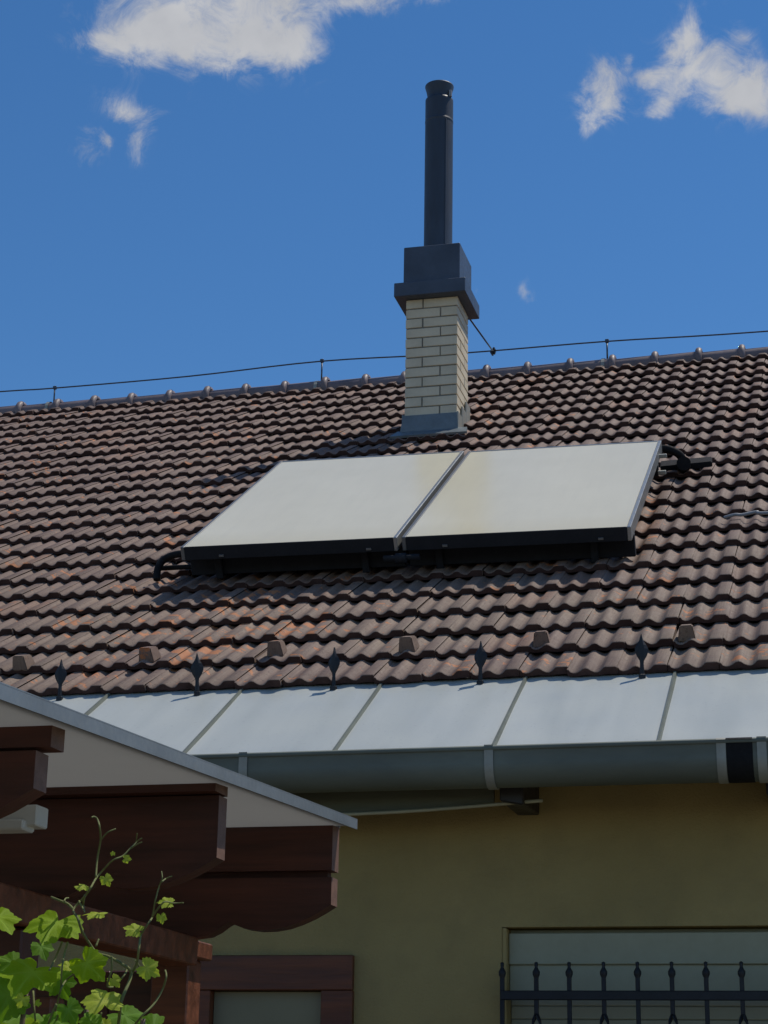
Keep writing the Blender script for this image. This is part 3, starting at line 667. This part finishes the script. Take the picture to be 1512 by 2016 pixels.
bm = bmesh.new(); box(bm, -.022, .022, -.015, .015, -.022, .022, .004); box(bm, -.008, .008, -.02, .02, -.034, .034, .002); o = link('cross_clamp', fin(bm, 'cross_clamp'), 'iron'); adopt(o, lc); o.location = pc - Vector(lc.location)*0
o.rotation_euler = (0, .3, 0)
tubeo('bonding_wire', 'wire', lc, [(cx+.20, cy+.24, 5.99+Z), pc, pc + (pc-Vector((cx+.20, cy+.24, 5.99+Z))).normalized()*.10], .007, 6)

# ================================================================== pergola
XE = -1.454; YP = 4.0
perg = empty('pergola', (-2.4, YP, 0), 'dark brown wooden pergola with carved beam ends under a pale sheet roof', 'pergola')
def pobj(name, bm, mat): o = link(name, fin(bm, name), mat); adopt(o, perg); return o
def pbox(name, mat, *a, bev=.004):
    bm = bmesh.new(); box(bm, *a, bev); return pobj(name, bm, mat)
def sz(y): return .680 + (y-2.99)*.0516 + Z          # underside of the sheet
SCAL = [(0, .570), (.03, .552), (.06, .536), (.093, .522), (.13, .510), (.17, .503), (.21, .502), (.25, .507), (.28, .518), (.294, .526), (.31, .518), (.335, .500), (.361, .488), (.41, .482)]
def beam_geo(bm, y0, y1, ztop, x_end, xl=-4.4, bottom=True, zb=.57):
    """carved beam: profile in XZ, extruded along Y; end face gets material slot 1"""
    pr = [(x_end-d, z+Z) for d, z in SCAL] + [(xl, .482+Z), (xl, ztop), (x_end, ztop)]
    a = [bm.verts.new((x, y0, z)) for x, z in pr]; b = [bm.verts.new((x, y1, z)) for x, z in pr]
    bm.faces.new(a); bm.faces.new(b[::-1])
    for i in range(len(pr)):
        f = bm.faces.new((a[i], a[(i+1) % len(pr)], b[(i+1) % len(pr)], b[i]))
        if i == len(pr)-1: f.material_index = 1
def carved(y0, y1, ztop, x_end):
    bm = bmesh.new(); beam_geo(bm, y0, y1, ztop+Z, x_end); return pobj('carved_beam', bm, ['wood', 'endgrain'])
def rafter(y0, y1, z0, x_end, gap=.004):
    bm = bmesh.new(); hexa(bm, [(-4.4, y0, z0+Z), (x_end, y0, z0+Z), (x_end, y1, z0+Z), (-4.4, y1, z0+Z), (-4.4, y0, sz(y0)-gap), (x_end, y0, sz(y0)-gap), (x_end, y1, sz(y1)-gap), (-4.4, y1, sz(y1)-gap)])
    for f in bm.faces:
        if all(abs(v.co.x-x_end) < 1e-5 for v in f.verts): f.material_index = 1
    return pobj('rafter', bm, ['wood', 'endgrain'])
carved(3.205, 3.262, .640, XE-.024); rafter(3.215, 3.275, .648, XE)
carved(4.165, 4.222, .713, XE); rafter(4.125, 4.212, .7165, XE+.004)
carved(5.150, 5.212, .646, XE-.004); pbox('gap_shade_board', 'wood', -4.4, XE-.02, 5.165, 5.20, .6462+Z, .6628+Z, bev=0); rafter(5.135, 5.203, .663, XE)  # board added in the gap so no light shows between beam and rafter
carved(2.27, 2.33, .60, XE)
# header running back under the beams, posts
def deep(name, mat, x0, x1, y0, y1, z0, z1): return pbox(name, mat, x0, x1, y0, y1, z0+Z, z1+Z)
deep('header_beam', 'woodred', -1.93, -1.835, 2.1, 5.135, .405, .4815)
deep('post', 'woodred', -1.995, -1.885, 5.20, 5.31, -1.6, .43); deep('post_cap', 'woodred', -2.01, -1.86, 5.137, 5.33, .432, .480)
deep('post', 'wood', -1.945, -1.855, 4.02, 4.12, -1.6, .40); deep('post', 'wood', -1.93, -1.84, 2.2, 2.3, -1.6, .40)
deep('rail', 'woodred', -3.6, -1.95, 4.42, 4.50, .205, .275)
bm = bmesh.new(); q = onY(58, 1850, 4.38); box(bm, q.x-.30, q.x, 4.36, 4.418, q.z-.024, q.z+.024, .004); pobj('metal_bracket', bm, 'zinc')
for q in range(12): deep('interior_shade_board', 'wood', -1.998-.14*(q+1)+.004, -1.998-.14*q, 5.24 + .006*(q % 2), 5.262 + .006*(q % 2), -1.55, .40)  # boards added as a dark backing, standing in for the shaded pergola interior
# sheet roof and its metal edge trim
xe = XE + .052
def slab(name, mat, x0, x1, y0, y1, dz0, dz1):
    bm = bmesh.new(); hexa(bm, [(x0, y0, sz(y0)+dz0), (x1, y0, sz(y0)+dz0), (x1, y1, sz(y1)+dz0), (x0, y1, sz(y1)+dz0), (x0, y0, sz(y0)+dz1), (x1, y0, sz(y0)+dz1), (x1, y1, sz(y1)+dz1), (x0, y1, sz(y1)+dz1)]); return pobj(name, bm, mat)
slab('roof_sheet', 'sheet', -4.5, xe-.004, 1.9, 5.198, 0, .014)
slab('edge_trim', 'trim', xe-.003, xe, 1.9, 5.205, -.010, .016); slab('edge_trim_top', 'trim', xe-.045, xe, 1.9, 5.205, .0165, .019)
slab('end_trim', 'trim', -4.5, xe-.05, 5.199, 5.203, -.006, .030)
bm = bmesh.new(); q = onY(81, 1592, 3.72); box(bm, q.x-.5, q.x, 3.70, 3.76, q.z-.038, q.z+.006, .003); box(bm, q.x-.5, q.x-.022, 3.685, 3.745, q.z-.048, q.z-.026, .004); pobj('drip_channel', bm, 'white')

# ================================================================== grapevine
VY = 2.75
vine = empty('grapevine', (onY(170, 2016, VY).x, VY, 0), 'bright green grapevine with curling tendrils in front of the pergola', 'vine')
def zp(x, y, dy=0.0): return onY(x/3.6, 1560 + y/3.6, VY + dy)
def shoot(name, pts, r, r1, mat='stem', dz=0.0, dn=.04):
    q = [zp(x, y, dz + random.uniform(-dn, dn)) for x, y in pts]
    return tubeo(name, mat, vine, spline(q, 5), r, 7, r1)
shoot('shoot', [(800, 1900), (840, 1640), (860, 1480), (930, 1290), (870, 1220), (770, 1165), (690, 1140), (640, 1080), (580, 980), (550, 890), (520, 830), (590, 750), (640, 680), (680, 610), (740, 540), (800, 480), (870, 450), (920, 400), (975, 345), (1005, 325)], .0027, .0010, 'stem')
shoot('tendril', [(680, 600), (690, 470), (712, 340), (705, 240), (690, 190), (668, 172), (648, 178)], .0016, .0013)
shoot('tendril', [(712, 340), (760, 285), (820, 258)], .0014, .001); shoot('tendril', [(520, 830), (480, 790), (420, 765), (365, 742)], .0022, .0017); shoot('tendril', [(455, 772), (465, 752), (486, 748)], .0014, .001)
shoot('tendril', [(930, 395), (965, 372), (1005, 352)], .0013, .0009); shoot('tendril', [(965, 348), (972, 290)], .0011, .0008)
shoot('shoot', [(930, 1290), (970, 1210), (985, 1100), (1000, 1010), (1050, 930), (1080, 880), (1100, 770), (1130, 660), (1150, 610), (1145, 560)], .0020, .0009, 'stem')
shoot('tendril', [(1148, 632), (1175, 612), (1218, 594)], .0013, .001); shoot('tendril', [(1080, 880), (1130, 810), (1170, 775), (1230, 785), (1300, 782)], .0016, .0010)
shoot('tendril', [(960, 1640), (1010, 1580), (1090, 1500), (1150, 1400), (1178, 1310), (1172, 1262)], .0017, .0014)
for pts in ([(600, 730), (590, 800), (600, 850)], [(480, 1060), (455, 1150), (440, 1240), (430, 1400)], [(440, 1060), (390, 1180), (350, 1260)], [(540, 1280), (470, 1330), (430, 1400), (400, 1520)], [(905, 1235), (890, 1280), (860, 1320)], [(790, 1160), (790, 1260), (760, 1370), (800, 1380)], [(235, 1410), (245, 1560), (260, 1700)], [(960, 1190), (990, 1240)], [(860, 1480), (820, 1500)], [(400, 1500), (350, 1620), (330, 1750)], [(100, 1440), (170, 1400)], [(690, 1640), (720, 1560)], [(680, 1090), (700, 1040)], [(560, 770), (590, 830)], [(420, 1560), (380, 1660)]):
    shoot('leaf_stalk', pts, .0017, .0013)
def leaf_mesh(seed, serr=.05, fold=.22):
    rnd = random.Random(seed); n = 72; lob = [(90, 1.0), (33, .86), (147, .86), (-28, .66), (208, .66)]; V = [(0, 0, 0)]; F = []
    def rad(t):
        d = math.degrees(t); r = .70
        for a, h in lob:
            dd = (d-a+180) % 360 - 180; r = max(r, h*math.exp(-(dd/36)**2*.7))
        dd = abs((d+90+180) % 360 - 180)
        if dd < 34: r *= .18 + .82*(dd/34)**1.2
        return r
    ph = rnd.uniform(0, 6); sk = rnd.uniform(-.06, .06)
    for ring in (.5, 1.0):
        for k in range(n):
            t = 2*math.pi*k/n - math.pi/2; r = rad(t)
            if ring == 1.0: r *= 1 + serr*(1 if k % 4 == 0 else (-1 if k % 4 == 2 else 0)) * (1 if r > .3 else .3)
            x = r*ring*math.cos(t); y = r*ring*math.sin(t)
            z = -fold*x*x*.9 - .16*max(0, y)**2 + .045*math.sin(5*t+ph)*ring + fold*.35*abs(x) + rnd.uniform(-.012, .012)
            V.append((x + sk*y, y, z))
    for k in range(n):
        k2 = (k+1) % n; F.append((0, 1+k, 1+k2)); F.append((1+k, 1+n+k, 1+n+k2, 1+k2))
    me = bpy.data.meshes.new('leaf'); me.from_pydata(V, [], F)
    at = me.attributes.new('vein', 'FLOAT', 'POINT'); va = [1.0]
    for ring in (.5, 1.0):
        for k in range(n):
            d = 360*k/n - 90; va.append(max(1.0 - abs((d-a+180) % 360 - 180)/5.0 if abs((d-a+180) % 360 - 180) < 5 else 0 for a, h in lob) * (1 if ring < 1 else .6))
    at.data.foreach_set('value', va)
    for p in me.polygons: p.use_smooth = True
    return me
LM = {}
for mname in ('leaf', 'leafy', 'leafd'):
    for s in range(4):
        me = leaf_mesh(s*7+len(mname), .05 if mname != 'leafy' else .07, .22 if s < 2 else .5); me.materials.append(MAT[mname]); LM[(mname, s)] = me
def leaf(px, py, w, h, rot, mat='leaf', dy=0.0, flip=1):
    """px,py centre in the photograph's pixels at the vine's own distance, w x h its apparent size"""
    c = onY(px, py, VY + dy); k = (c - Vector((0, 0, EYE))).length/3750; W = w*k/1.62; tilt = math.acos(max(.12, min(.98, h/(w*.92))))
    me = LM[(mat, random.randrange(4))]; o = bpy.data.objects.new('leaf', me); COL.objects.link(o); o.parent = vine
    vd = (c - Vector((0, 0, EYE))).normalized(); ex = rt0.copy(); ey = ex.cross(vd).normalized(); ez = -vd
    B = Matrix(((ex.x, ey.x, ez.x), (ex.y, ey.y, ez.y), (ex.z, ey.z, ez.z)))
    M = B @ Matrix.Rotation(flip*-tilt, 3, 'X') @ Matrix.Rotation(rot, 3, 'Z') @ Matrix.Diagonal((W, W, W))
    o.matrix_parent_inverse = Matrix.Translation(-Vector(vine.location)); o.matrix_basis = Matrix.Translation(c - M @ Vector((0, .22, 0))) @ M.to_4x4()
    return o
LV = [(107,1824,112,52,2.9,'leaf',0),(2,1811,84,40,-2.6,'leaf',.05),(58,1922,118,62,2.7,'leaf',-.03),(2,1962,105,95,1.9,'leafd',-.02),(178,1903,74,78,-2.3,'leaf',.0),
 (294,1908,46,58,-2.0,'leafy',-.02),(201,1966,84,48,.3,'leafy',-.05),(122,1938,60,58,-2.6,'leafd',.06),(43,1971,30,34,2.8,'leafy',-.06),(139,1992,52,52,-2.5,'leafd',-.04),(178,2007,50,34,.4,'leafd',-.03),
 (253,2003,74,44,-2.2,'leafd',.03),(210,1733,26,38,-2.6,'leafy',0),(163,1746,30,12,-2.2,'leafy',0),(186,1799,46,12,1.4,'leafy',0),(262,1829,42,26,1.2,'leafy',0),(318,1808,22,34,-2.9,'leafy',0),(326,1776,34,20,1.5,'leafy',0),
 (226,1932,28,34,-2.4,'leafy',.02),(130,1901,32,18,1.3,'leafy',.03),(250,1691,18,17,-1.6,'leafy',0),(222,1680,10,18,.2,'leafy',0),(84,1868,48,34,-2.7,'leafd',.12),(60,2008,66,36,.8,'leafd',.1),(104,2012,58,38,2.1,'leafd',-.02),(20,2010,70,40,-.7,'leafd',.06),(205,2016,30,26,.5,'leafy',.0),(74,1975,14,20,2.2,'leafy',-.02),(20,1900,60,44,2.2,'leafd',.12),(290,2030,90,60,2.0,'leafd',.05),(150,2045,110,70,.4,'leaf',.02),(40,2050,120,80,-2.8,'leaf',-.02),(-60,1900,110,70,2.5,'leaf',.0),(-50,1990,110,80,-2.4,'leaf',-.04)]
for a in LV: leaf(*a)
# older canes below the frame carry the shoots from the ground
gx = onY(170, 2016, VY).x
for q, dx in enumerate((-.10, .0, .09)):
    tubeo('cane', 'stemb', vine, spline([(gx+dx*.3, VY+.02, 0), (gx+dx*.6+.03, VY+.05, .6), (gx+dx-.02, VY, 1.2), (gx+dx, VY, 1.80 - q*.03)], 5), .010, 8, .004)
